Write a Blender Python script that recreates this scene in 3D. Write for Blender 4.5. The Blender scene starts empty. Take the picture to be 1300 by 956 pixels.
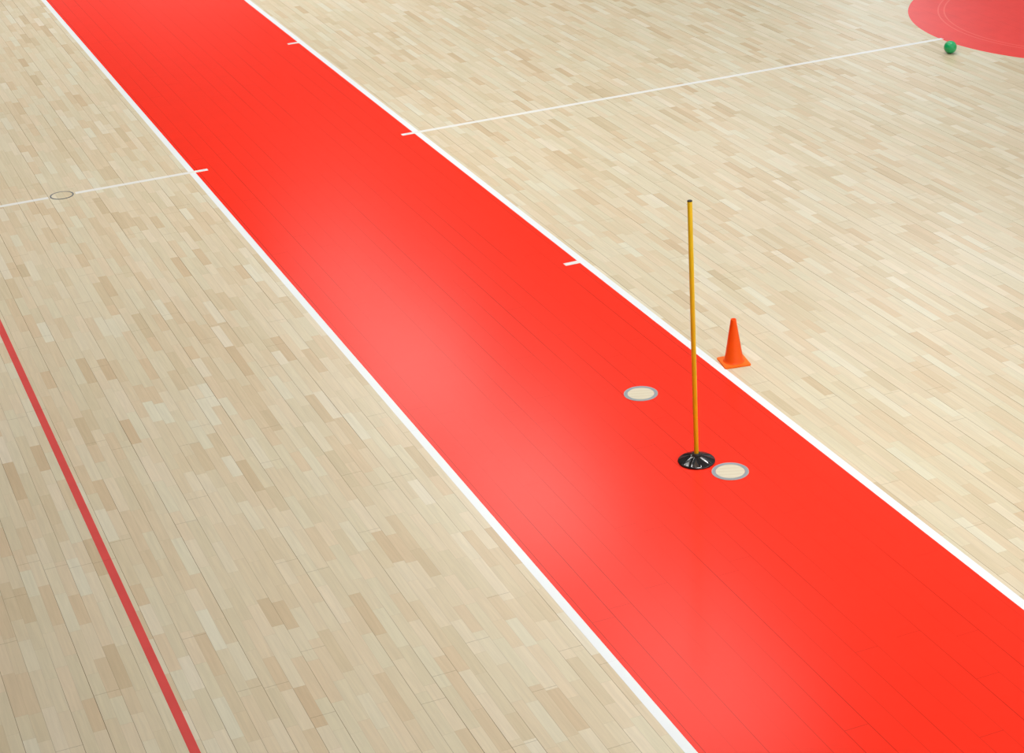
import bpy, bmesh, math, random
from mathutils import Matrix, Vector

scene = bpy.context.scene
COL = scene.collection
PI = math.pi

# ------------------------------------------------------------------ camera
H = 4.952                                   # eye height on the spectator gallery
cam_data = bpy.data.cameras.new('camera')
cam = bpy.data.objects.new('camera', cam_data)
COL.objects.link(cam)
R_AX = Vector((0.9221456512, -0.3829574954, -0.0546896212))
U_AX = Vector((0.2022624822, 0.3567947747, 0.9120237810))
F_AX = Vector((0.3297533718, 0.8520804220, -0.4064746835))
m = Matrix((R_AX, U_AX, -F_AX)).transposed().to_4x4()
m.translation = Vector((0, 0, H))
cam.matrix_world = m
cam_data.sensor_width = 36.0
cam_data.sensor_fit = 'HORIZONTAL'
cam_data.lens = 2490.209 / 1300 * 36
cam_data.shift_y = -(478 - 433.5) / 1300
cam_data.clip_end = 200
scene.camera = cam

# ------------------------------------------------------------------ light
scene.view_settings.view_transform = 'Standard'
scene.view_settings.look = 'None'
scene.view_settings.gamma = 1.0
scene.view_settings.use_curve_mapping = False
scene.view_settings.exposure = 0.0
world = bpy.data.worlds.new('hall_ambient')
scene.world = world
world.use_nodes = True
world.node_tree.nodes['Background'].inputs['Color'].default_value = (0.93, 0.96, 1.0, 1)
world.node_tree.nodes['Background'].inputs['Strength'].default_value = 0.3

def area(name, loc, sx, sy, power, colour=(1, 0.985, 0.96), rot=(0, 0, 0)):
    d = bpy.data.lights.new(name, 'AREA')
    d.shape = 'RECTANGLE'
    d.size, d.size_y = sx, sy
    d.energy = power
    d.color = colour
    o = bpy.data.objects.new(name, d)
    o.location = loc
    o.rotation_euler = rot
    COL.objects.link(o)
    return o

W_, C_ = (1, 0.985, 0.955), (0.90, 0.95, 1.0)
# ceiling luminaires from their reflections, plus added fills: (x, y, width, length, power, colour)
LAMPS_AND_FILLS = [(8.9, y, 1.9, 3.4, pw, W_, 180) for y, pw in ((17.6, 68), (22.6, 86), (27.4, 76), (31.6, 38))]
LAMPS_AND_FILLS += [(x, 55, 3.5, 3, 14, W_, 180) for x in (5, 12, 19)]
LAMPS_AND_FILLS += [(18.5, y, 3.5, 4, pw, C_, 180) for y, pw in ((20, 110), (27, 110), (34, 60))] + [(25.5, 30, 3.5, 4, 140, C_, 180), (25.5, 39, 3.5, 4, 85, C_, 180), (28, 45, 3, 4, 85, C_, 180)]
LAMPS_AND_FILLS += [(14, -2.5, 2, 3.2, 380, W_, 180), (21.5, 3, 2, 3.2, 420, C_, 180), (22.5, 10, 2, 3.2, 400, C_, 180), (4, -3, 2, 3.2, 120, W_, 180)]  # added side and rear fills for the upright things, not mirrored in view
# added fill grid for even floor light, spread kept out of the gloss
FILL_GRID = {-1: (0, 10, 75, 100, 100), 5: (30, 150, 135, 140, 125), 11: (20, 40, 65, 95, 105), 17: (30, 45, 60, 80, 90)}
for gx, row in FILL_GRID.items():
    LAMPS_AND_FILLS += [(gx, gy, 1.6, 2.4, gp, W_ if gx < 8 else C_, 100) for gy, gp in zip((1, 7.5, 14, 20.5, 27), row)]
for rx, ry, sx, sy, pw, colr, spr in LAMPS_AND_FILLS:
    lo = area('lamp_and_fill_light', (rx, ry, 8.42), sx, sy, pw, colr)
    lo.data.spread = math.radians(spr)
# added cool fill high on the end wall, which has no window
area('end_wall_fill', (11, 59.6, 6.9), 22, 2.4, 100, (0.93, 0.97, 1.0), (-math.radians(90), 0, 0))

# added fill behind the viewer, brightens upright surfaces; the wall there is solid
area('back_wall_fill', (9, -4.7, 5.6), 20, 3.2, 780, (0.98, 0.99, 1.0), (math.radians(90), 0, 0))

# ------------------------------------------------------------------ helpers
def mat_new(name):
    mt = bpy.data.materials.new(name)
    mt.use_nodes = True
    nt = mt.node_tree
    return mt, nt, nt.nodes['Principled BSDF']

def simple(name, col, rough=0.5, spec=0.5, coat=0.0, bump=0.0, scale=60, vary=0.04):
    mt, nt, b = mat_new(name)
    n = nt.nodes.new('ShaderNodeTexNoise'); n.inputs['Scale'].default_value = scale
    tc = nt.nodes.new('ShaderNodeTexCoord')
    nt.links.new(tc.outputs['Object'], n.inputs['Vector'])
    mx = nt.nodes.new('ShaderNodeMix'); mx.data_type = 'RGBA'
    mx.inputs[6].default_value = (*[c * (1 - vary) for c in col], 1)
    mx.inputs[7].default_value = (*[min(1, c * (1 + vary)) for c in col], 1)
    nt.links.new(n.outputs['Fac'], mx.inputs[0])
    nt.links.new(mx.outputs[2], b.inputs['Base Color'])
    b.inputs['Roughness'].default_value = rough
    b.inputs['Specular IOR Level'].default_value = spec
    b.inputs['Coat Weight'].default_value = coat
    if bump:
        bp = nt.nodes.new('ShaderNodeBump'); bp.inputs['Strength'].default_value = bump
        bp.inputs['Distance'].default_value = 0.001
        nt.links.new(n.outputs['Fac'], bp.inputs['Height'])
        nt.links.new(bp.outputs['Normal'], b.inputs['Normal'])
    return mt

def obj(name, bm, mt, parent=None, loc=None, smooth=False):
    me = bpy.data.meshes.new(name)
    bmesh.ops.recalc_face_normals(bm, faces=bm.faces)
    bm.to_mesh(me); bm.free()
    if smooth:
        for f in me.polygons: f.use_smooth = True
    me.materials.append(mt)
    o = bpy.data.objects.new(name, me)
    COL.objects.link(o)
    if parent: o.parent = parent
    if loc: o.location = loc
    return o

def bevel_mod(o, w=0.002, seg=2, angle=35):
    md = o.modifiers.new('bevel', 'BEVEL'); md.width = w; md.segments = seg
    md.limit_method = 'ANGLE'; md.angle_limit = math.radians(angle)

def box(x0, x1, y0, y1, z0, z1, bm=None):
    bm = bm or bmesh.new()
    v = [bm.verts.new((x, y, z)) for z in (z0, z1) for x, y in ((x0, y0), (x1, y0), (x1, y1), (x0, y1))]
    for f in ((3, 2, 1, 0), (4, 5, 6, 7), (0, 1, 5, 4), (1, 2, 6, 5), (2, 3, 7, 6), (3, 0, 4, 7)):
        bm.faces.new([v[i] for i in f])
    return bm

def lathe(profile, n=64, bm=None, rfun=None):
    """profile: list of (r, z); r = 0 closes on the axis"""
    bm = bm or bmesh.new()
    rings = []
    for r, z in profile:
        if r < 1e-7:
            rings.append([bm.verts.new((0, 0, z))])
        else:
            rings.append([bm.verts.new((r * math.cos(2 * PI * k / n), r * math.sin(2 * PI * k / n), z)) for k in range(n)])
    for a, b in zip(rings, rings[1:]):
        for k in range(n):
            k2 = (k + 1) % n
            if len(a) == 1 and len(b) == 1: continue
            if len(a) == 1: bm.faces.new((a[0], b[k], b[k2]))
            elif len(b) == 1: bm.faces.new((a[k], b[0], a[k2]))
            else: bm.faces.new((a[k], b[k], b[k2], a[k2]))
    return bm

def disc(cx, cy, r, z0, z1, n=128):
    bm = lathe([(0, z0), (r, z0), (r, z1), (0, z1)], n)
    bmesh.ops.translate(bm, verts=bm.verts, vec=(cx, cy, 0))
    return bm

def thing(name, label, cat, loc, rotz=0, group=None):
    o = bpy.data.objects.new(name, None); COL.objects.link(o)
    o.empty_display_size = 0.1
    o.location = loc; o.rotation_euler = (0, 0, rotz)
    o['label'] = label; o['category'] = cat
    if group: o['group'] = group
    return o

def structure(o, label=None):
    o['kind'] = 'structure'
    if label: o['label'] = label
    return o

# ------------------------------------------------------------------ floor material
PLANK = 0.02393 * H          # plank width
PHASE = 0.34001 * H          # x of one seam

def plank_nodes(nt):
    """returns dict of sockets: block colour value, seam mask etc., in world metres"""
    N, L = nt.nodes, nt.links
    def math_(op, a, b=None, c=None, clamp=False):
        n = N.new('ShaderNodeMath'); n.operation = op; n.use_clamp = clamp
        for i, s in enumerate((a, b, c)):
            if s is None: continue
            if isinstance(s, (int, float)): n.inputs[i].default_value = s
            else: L.new(s, n.inputs[i])
        return n.outputs[0]
    geo = N.new('ShaderNodeNewGeometry')
    sep = N.new('ShaderNodeSeparateXYZ'); L.new(geo.outputs['Position'], sep.inputs[0])
    x, y = sep.outputs[0], sep.outputs[1]
    u = math_('DIVIDE', math_('SUBTRACT', x, PHASE), PLANK)
    def wn(w, dim='1D', vec=None):
        n = N.new('ShaderNodeTexWhiteNoise'); n.noise_dimensions = dim
        if vec is not None: L.new(vec, n.inputs['Vector'])
        else: L.new(w, n.inputs['W'])
        return n
    pi_ = math_('FLOOR', u)
    fu = math_('SUBTRACT', u, pi_)
    si = math_('FLOOR', math_('MULTIPLY', u, 2.0))
    fs = math_('SUBTRACT', math_('MULTIPLY', u, 2.0), si)
    # blocks along the strips
    hs = wn(math_('ADD', si, 0.37)).outputs['Value']
    wy = math_('ADD', math_('MULTIPLY', y, 1 / 0.34), math_('MULTIPLY', hs, 517.0))
    vb = N.new('ShaderNodeTexVoronoi'); vb.voronoi_dimensions = '1D'; L.new(wy, vb.inputs['W']); vb.inputs['Scale'].default_value = 1
    vbe = N.new('ShaderNodeTexVoronoi'); vbe.voronoi_dimensions = '1D'; vbe.feature = 'DISTANCE_TO_EDGE'; L.new(wy, vbe.inputs['W']); vbe.inputs['Scale'].default_value = 1
    # planks, long boards with butt joints
    hp = wn(math_('ADD', pi_, 0.71)).outputs['Value']
    wp = math_('ADD', math_('MULTIPLY', y, 1 / 2.3), math_('MULTIPLY', hp, 311.0))
    vpe = N.new('ShaderNodeTexVoronoi'); vpe.voronoi_dimensions = '1D'; vpe.feature = 'DISTANCE_TO_EDGE'; L.new(wp, vpe.inputs['W']); vpe.inputs['Scale'].default_value = 1
    vp = N.new('ShaderNodeTexVoronoi'); vp.voronoi_dimensions = '1D'; L.new(wp, vp.inputs['W']); vp.inputs['Scale'].default_value = 1
    # distance to the long seam (m)
    dseam = math_('MULTIPLY', math_('MINIMUM', fu, math_('SUBTRACT', 1.0, fu)), PLANK)
    dstrip = math_('MULTIPLY', math_('MINIMUM', fs, math_('SUBTRACT', 1.0, fs)), PLANK / 2)
    dend = math_('MULTIPLY', vpe.outputs['Distance'], 2.3)
    dblk = math_('MULTIPLY', vbe.outputs['Distance'], 0.34)
    # seam darkness varies by seam and along it
    cidx = math_('ROUND', u)
    nz = N.new('ShaderNodeTexNoise'); nz.noise_dimensions = '2D'
    cmb = N.new('ShaderNodeCombineXYZ'); L.new(math_('MULTIPLY', cidx, 13.7), cmb.inputs[0]); L.new(math_('MULTIPLY', y, 0.45), cmb.inputs[1])
    L.new(cmb.outputs[0], nz.inputs['Vector']); nz.inputs['Scale'].default_value = 1.0; nz.inputs['Detail'].default_value = 2
    mr = N.new('ShaderNodeMapRange'); L.new(nz.outputs['Fac'], mr.inputs[0])
    for i, v in zip((1, 2, 3, 4), (0.32, 0.68, 0.12, 1.0)): mr.inputs[i].default_value = v
    seamline = math_('MULTIPLY', math_('LESS_THAN', dseam, 0.0013), mr.outputs[0])
    endline = math_('MULTIPLY', math_('LESS_THAN', dend, 0.0014), 0.5)
    softstrip = math_('MULTIPLY', math_('LESS_THAN', dstrip, 0.0009), 0.18)
    softblk = math_('MULTIPLY', math_('LESS_THAN', dblk, 0.0010), 0.16)
    strong = math_('MAXIMUM', seamline, endline)
    allm = math_('MAXIMUM', strong, math_('MAXIMUM', softstrip, softblk))
    return dict(geo=geo, x=x, y=y, math=math_, block=vb.outputs['Color'], plank=vp.outputs['Color'], strong=strong, allm=allm)

def mix(nt, fac, a, b, blend='MIX'):
    n = nt.nodes.new('ShaderNodeMix'); n.data_type = 'RGBA'; n.blend_type = blend
    for i, s in ((0, fac), (6, a), (7, b)):
        if isinstance(s, tuple): n.inputs[i].default_value = (*s, 1)
        elif isinstance(s, (int, float)): n.inputs[i].default_value = s
        else: nt.links.new(s, n.inputs[i])
    return n.outputs[2]

def floor_gloss(nt, b, d, rough=0.2, spec=0.22):
    b.inputs['Roughness'].default_value = rough
    b.inputs['Specular IOR Level'].default_value = spec

def wood_material(name='maple_sports_floor', tint=(1, 1, 1)):
    mt, nt, b = mat_new(name)
    d = plank_nodes(nt); N, L = nt.nodes, nt.links
    sp = N.new('ShaderNodeSeparateColor'); L.new(d['block'], sp.inputs[0])
    cr = N.new('ShaderNodeValToRGB'); L.new(sp.outputs[0], cr.inputs[0])
    e = cr.color_ramp.elements
    pal = [(0.00, (0.615, 0.490, 0.325)), (0.05, (0.655, 0.540, 0.370)), (0.16, (0.682, 0.578, 0.406)), (0.38, (0.697, 0.605, 0.436)),
           (0.62, (0.707, 0.620, 0.452)), (0.82, (0.717, 0.638, 0.474)), (0.94, (0.730, 0.665, 0.510)), (1.0, (0.745, 0.695, 0.555))]
    e[0].position, e[0].color = pal[0][0], (*pal[0][1], 1)
    e[1].position, e[1].color = pal[-1][0], (*pal[-1][1], 1)
    for p_, c_ in pal[1:-1]:
        k = e.new(p_); k.color = (*c_, 1)
    # hue drift, pinkish or greenish blocks
    hue = mix(nt, sp.outputs[1], (1.02, 0.98, 0.96), (0.98, 1.01, 1.0))
    c = mix(nt, 1.0, cr.outputs[0], hue, 'MULTIPLY')
    # grain, stretched along the boards
    mp = N.new('ShaderNodeMapping'); mp.inputs['Scale'].default_value = (70, 3.5, 1)
    L.new(d['geo'].outputs['Position'], mp.inputs['Vector'])
    ad = N.new('ShaderNodeVectorMath'); ad.operation = 'MULTIPLY_ADD'
    L.new(d['block'], ad.inputs[0]); ad.inputs[1].default_value = (90, 90, 90); L.new(mp.outputs[0], ad.inputs[2])
    g = N.new('ShaderNodeTexNoise'); g.inputs['Scale'].default_value = 1; g.inputs['Detail'].default_value = 4; g.inputs['Distortion'].default_value = 0.6
    L.new(ad.outputs[0], g.inputs['Vector'])
    gr = N.new('ShaderNodeMapRange'); L.new(g.outputs['Fac'], gr.inputs[0])
    for i, v in zip((1, 2, 3, 4), (0.25, 0.75, 0.93, 1.05)): gr.inputs[i].default_value = v
    cg = N.new('ShaderNodeCombineColor')
    for i in range(3): L.new(gr.outputs[0], cg.inputs[i])
    c = mix(nt, 1.0, c, cg.outputs[0], 'MULTIPLY')
    c = mix(nt, d['allm'], c, (0.20, 0.145, 0.085))
    c = mix(nt, 1.0, c, tint, 'MULTIPLY')
    L.new(c, b.inputs['Base Color'])
    floor_gloss(nt, b, d)
    return mt

def paint_material(name, col, seam, seam_amt=0.5, patch=0.03, rough=0.2, spec=0.22):
    mt, nt, b = mat_new(name)
    d = plank_nodes(nt); N, L = nt.nodes, nt.links
    n = N.new('ShaderNodeTexNoise'); n.inputs['Scale'].default_value = 5; n.inputs['Detail'].default_value = 5
    L.new(d['geo'].outputs['Position'], n.inputs['Vector'])
    c = mix(nt, n.outputs['Fac'], tuple(v * (1 - patch) for v in col), tuple(min(1, v * (1 + patch)) for v in col))
    f = d['math']('MULTIPLY', d['strong'], seam_amt)
    c = mix(nt, f, c, seam)
    L.new(c, b.inputs['Base Color'])
    floor_gloss(nt, b, d, rough, spec)
    return mt

M_WOOD = wood_material()
M_RED = paint_material('scarlet_lane_paint', (0.93, 0.032, 0.013), (0.40, 0.010, 0.005), 1.0)
M_CIRCLE = paint_material('rose_red_circle_paint', (0.86, 0.062, 0.052), (0.40, 0.03, 0.02), 0.5, 0.08)
M_ARC = paint_material('faded_circle_line_paint', (0.92, 0.115, 0.095), (0.60, 0.05, 0.04), 0.4)
M_WHITE = paint_material('white_line_paint', (0.83, 0.87, 0.90), (0.35, 0.33, 0.30), 0.35, 0.01)
M_WHITE2 = paint_material('thin_white_line_paint', (0.80, 0.80, 0.77), (0.35, 0.33, 0.30), 0.35, 0.02)
M_REDLINE = paint_material('worn_red_line_paint', (0.72, 0.092, 0.085), (0.28, 0.04, 0.03), 0.6, 0.12)
M_PLASTER = simple('white_hall_plaster', (0.45, 0.46, 0.47), 0.8, 0.3, vary=0.03, scale=3)
M_CEIL = simple('pale_ceiling_panels', (0.22, 0.22, 0.23), 0.9, 0.2, vary=0.03, scale=2)

# ------------------------------------------------------------------ hall
X0, X1, Y0, Y1, ZC = -9.0, 30.0, -5.0, 60.0, 9.2
floor = structure(obj('floor', box(X0, X1, Y0, Y1, -0.15, 0.0), M_WOOD), 'pale maple strip sports hall floor with painted court markings')
structure(obj('ceiling', box(X0, X1, Y0, Y1, ZC, ZC + 0.2), M_CEIL))
structure(obj('wall_left', box(X0 - 0.2, X0, Y0, Y1, -0.15, ZC), M_PLASTER))
structure(obj('wall_right', box(X1, X1 + 0.2, Y0, Y1, -0.15, ZC), M_PLASTER))
structure(obj('wall_back', box(X0 - 0.2, X1 + 0.2, Y0 - 0.2, Y0, -0.15, ZC), M_PLASTER))
structure(obj('wall_far', box(X0 - 0.2, X1 + 0.2, Y1, Y1 + 0.2, -0.15, ZC), M_PLASTER))

# painted court markings: parts of the floor
T1, T2, T3 = 0.0003, 0.0006, 0.0009
def slab(name, x0, x1, y0, y1, z0, z1, mt, label):
    o = obj(name, box(x0, x1, y0, y1, z0, z1), mt, floor)
    if label: o['label'] = label
    return o

XL0, XL1 = 3.0295, 3.0777          # left long white line
XR0, XR1 = 4.9252, 4.9767          # right long white line
YC = 14.679                        # centre cross line
slab('painted_lane', XL1 - 0.003, XR0 + 0.003, Y0 + 0.5, Y1 - 0.5, 0.0, T1, M_RED, 'wide bright red painted lane')
slab('lane_line', XL0, XL1, Y0 + 0.5, Y1 - 0.5, 0.0, T2, M_WHITE, 'white line on the left edge of the red lane')
slab('lane_line', XR0, XR1, Y0 + 0.5, Y1 - 0.5, 0.0, T2, M_WHITE, 'white line on the right edge of the red lane')
slab('sideline', 1.1426, 1.1860, Y0 + 0.5, Y1 - 0.5, 0.0, T2, M_REDLINE, 'thin worn red line on pale wood')

CCX, CCY, CR = 2.38809729 * H, YC, 0.3635 * H
w = 0.0235
slab('cross_line', X0 + 3, 2.0224 - 0.105, YC - w, YC + w, 0.0, T3 - 0.0001, M_WHITE2, 'narrow white cross line left of the floor socket')
slab('cross_line', 2.0224 + 0.105, XL1 + 0.105, YC - w, YC + w, 0.0, T3, M_WHITE2, 'narrow white cross line running into the red lane')
slab('cross_line', XR0 - 0.105, CCX - math.sqrt(CR * CR) + 0.02, YC - w, YC + w, 0.0, T3, M_WHITE2, 'narrow white line from the red lane to the red circle')
for yt in (17.955, 11.383):
    slab('tick_mark', XR0 - 0.105, XR0 + 0.005, yt - w, yt + w, 0.0, T3, M_WHITE2, 'short white tick on the right edge of the red lane')

o = obj('painted_circle', disc(CCX, CCY, CR, 0.0, T1), M_CIRCLE, floor)
o['label'] = 'solid rose red painted court circle'
def ring(cx, cy, r0, r1, z0, z1, n=160):
    bm = lathe([(r0, z0), (r1, z0), (r1, z1), (r0, z1), (r0, z0)], n)
    bmesh.ops.remove_doubles(bm, verts=bm.verts, dist=1e-6)
    bmesh.ops.translate(bm, verts=bm.verts, vec=(cx, cy, 0))
    return bm
for r in (0.3068 * H, 0.2955 * H):
    o = obj('circle_line', ring(CCX, CCY, r - 0.007, r + 0.007, 0.0, T2), M_ARC, floor)
    o['label'] = 'thin faded ring inside the red circle'

# ------------------------------------------------------------------ floor socket covers
M_SLEEVE = simple('brushed_metal_sleeve', (0.26, 0.31, 0.35), 0.38, 0.6, vary=0.1, scale=200)
M_RIM = simple('pale_outer_rim', (0.40, 0.40, 0.39), 0.4, 0.5, vary=0.06, scale=150)
M_DARKRIM = simple('dark_steel_sleeve', (0.13, 0.15, 0.17), 0.4, 0.5, vary=0.1, scale=200)
def lid_material():
    mt, nt, b = mat_new('pale_maple_socket_lid')
    N, L = nt.nodes, nt.links
    tc = N.new('ShaderNodeTexCoord')
    wv = N.new('ShaderNodeTexWave'); wv.bands_direction = 'Y'; wv.inputs['Scale'].default_value = 9; wv.inputs['Distortion'].default_value = 0.4
    mp = N.new('ShaderNodeMapping'); mp.inputs['Rotation'].default_value = (0, 0, 0.38)
    L.new(tc.outputs['Object'], mp.inputs['Vector']); L.new(mp.outputs[0], wv.inputs['Vector'])
    c = mix(nt, wv.outputs['Fac'], (0.655, 0.585, 0.43), (0.70, 0.64, 0.49))
    L.new(c, b.inputs['Base Color'])
    b.inputs['Roughness'].default_value = 0.3; b.inputs['Specular IOR Level'].default_value = 0.22
    return mt
M_DISC = lid_material()

def socket_cover(x, y, R, rin, label, m_ring, m_rim, lid, z=0.0):
    t = thing('floor_socket_cover', label, 'floor socket', (x, y, T1), 0, 'round socket covers set into the floor')
    top = 0.0022
    a = obj('outer_rim', ring(0, 0, R - 0.0045, R, 0.0, top + 0.0003), m_rim, t)
    b_ = obj('metal_ring', ring(0, 0, rin, R - 0.0045, 0.0, top), m_ring, t)
    c = obj('wooden_lid', disc(0, 0, rin - 0.0012, 0.0, top, 96), lid, t)
    # little lifting notch in the lid edge
    return t

R1 = 0.0990
socket_cover(4.3878, 9.3180, R1, 0.0785, 'pale wooden socket cover with grey ring on the red lane, farther of the two', M_SLEEVE, M_RIM, M_DISC)
socket_cover(4.3852, 8.2253, R1, 0.0785, 'pale wooden socket cover with grey ring beside the black pole base', M_SLEEVE, M_RIM, M_DISC)
socket_cover(2.0224, YC, 0.0915, 0.0810, 'round socket cover with thin dark ring interrupting the white line on the pale wood', M_DARKRIM, M_DARKRIM, M_WOOD)

# ------------------------------------------------------------------ slalom pole on its base
M_YEL = simple('yellow_plastic_pole', (0.84, 0.56, 0.002), 0.38, 0.5, vary=0.05, scale=25)
M_BLACK = simple('black_rubber', (0.006, 0.006, 0.007), 0.2, 0.7, vary=0.2, scale=40)
M_CAP = simple('black_end_cap', (0.02, 0.018, 0.015), 0.5, 0.4)
px, py = 4.2823, 8.4155
lean = Vector((-0.0115, 0.0, 1.5)).normalized()
tp = thing('marker_pole', 'tall yellow pole standing upright in a round black ribbed rubber base', 'pole', (px, py, T1))
# base: shallow dome with raised radial ribs
NB = 240
bm = bmesh.new()
prof = [(0.0, 0.0), (0.0985, 0.0), (0.1005, 0.0025), (0.1005, 0.0075), (0.0975, 0.0110), (0.0925, 0.0125), (0.075, 0.0185), (0.055, 0.0258), (0.035, 0.0335), (0.0245, 0.0385)]
rings = []
for i, (r, z) in enumerate(prof):
    if r == 0:
        rings.append([bm.verts.new((0, 0, z))]); continue
    rr = []
    for k in range(NB):
        th = 2 * PI * k / NB
        dz = 0
        if 5 <= i:
            ph = ((th * 10 / (2 * PI)) + 0.30) % 1.0
            dd = abs(ph - 0.5) * PI / 10 * r        # metres from rib crest
            dz = 0.0050 * math.exp(-(dd / 0.0038) ** 2)
            if i in (5, 9): dz *= 0.45
        rr.append(bm.verts.new((r * math.cos(th), r * math.sin(th), z + dz)))
    rings.append(rr)
for a, b_ in zip(rings, rings[1:]):
    for k in range(NB):
        k2 = (k + 1) % NB
        if len(a) == 1: bm.faces.new((a[0], b_[k], b_[k2]))
        else: bm.faces.new((a[k], b_[k], b_[k2], a[k2]))
bm.faces.new(rings[-1])
base = obj('base', bm, M_BLACK, tp, smooth=True)
# socket collar
col = obj('collar', lathe([(0.0135, 0.030), (0.0245, 0.030), (0.0245, 0.044), (0.0225, 0.0500), (0.0180, 0.0520), (0.0140, 0.0515), (0.0135, 0.030)], 48), M_CAP, tp, smooth=True)
# pole
rot = Vector((0, 0, 1)).rotation_difference(lean).to_matrix().to_4x4()
bm = lathe([(0, 0.036), (0.0128, 0.036), (0.0128, 1.495), (0, 1.495)], 40)
bmesh.ops.transform(bm, matrix=rot, verts=bm.verts)
pole = obj('pole', bm, M_YEL, tp, smooth=True)
bevel_mod(pole, 0.0008, 2)
bm = lathe([(0, 1.4940), (0.0131, 1.4945), (0.0132, 1.4955), (0.0130, 1.4985), (0.0105, 1.4998), (0.0095, 1.4985), (0, 1.4985)], 40)
bmesh.ops.transform(bm, matrix=rot, verts=bm.verts)
obj('end_cap', bm, M_CAP, tp, smooth=True)['label'] = 'black cap on the pole top'

# ------------------------------------------------------------------ traffic cone
M_OR = simple('orange_cone_plastic', (0.97, 0.098, 0.001), 0.45, 0.3, vary=0.04, scale=30)
M_ORB = simple('orange_cone_base_plastic', (0.97, 0.16, 0.003), 0.5, 0.3, vary=0.04, scale=30)
tc = thing('traffic_cone', 'small plain orange plastic cone with square base just outside the white line', 'cone', (5.0652, 9.4405, 0), math.radians(-9.7))
s = 0.0820
bm = bmesh.new()
# square foot: rounded square with stepped top, hollow below
def rsq(h, r, z, n=6):
    pts = []
    for cx_, cy_, a0 in ((h - r, h - r, 0), (-h + r, h - r, 90), (-h + r, -h + r, 180), (h - r, -h + r, 270)):
        for k in range(n + 1):
            a = math.radians(a0 + 90 * k / n)
            pts.append((cx_ + r * math.cos(a), cy_ + r * math.sin(a), z))
    return [bm.verts.new(p) for p in pts]
lv = [rsq(s, 0.010, 0.0), rsq(s, 0.010, 0.0075), rsq(s - 0.0018, 0.009, 0.0095), rsq(s - 0.010, 0.009, 0.0100)]
bm.faces.new(lv[0])
for a, b_ in zip(lv, lv[1:]):
    n_ = len(a)
    for k in range(n_): bm.faces.new((a[k], a[(k + 1) % n_], b_[(k + 1) % n_], b_[k]))
bm.faces.new(lv[-1])
foot = obj('cone_base', bm, M_ORB, tc)
for f in foot.data.polygons: f.use_smooth = False
# hollow cone body with a lip and an open top
zt = 0.281
prof = [(0.0640, 0.0098), (0.0620, 0.0125), (0.0578, 0.0150), (0.0560, 0.0190), (0.0175, 0.268), (0.0172, 0.272), (0.0165, zt - 0.001), (0.0150, zt), (0.0125, zt - 0.001), (0.0120, zt - 0.02), (0.048, 0.03)]
body = obj('cone_body', lathe(prof, 72), M_OR, tc, smooth=True)

# ------------------------------------------------------------------ green ball
M_GREEN = simple('green_vinyl_ball', (0.001, 0.42, 0.125), 0.3, 0.4, coat=0.6, vary=0.03, scale=20)
RB = 0.0565
bm = bmesh.new()
bmesh.ops.create_uvsphere(bm, u_segments=64, v_segments=40, radius=RB)
t = Matrix.Rotation(0.6, 4, 'X') @ Matrix.Rotation(0.4, 4, 'Y')
bmesh.ops.transform(bm, matrix=t, verts=bm.verts)
bmesh.ops.translate(bm, verts=bm.verts, vec=(0, 0, RB))
ball = obj('ball', bm, M_GREEN, smooth=True)
ball.location = (9.835, 14.245, 0)
ball['label'] = 'small glossy green ball on the wood floor beside the red circle'
ball['category'] = 'ball'
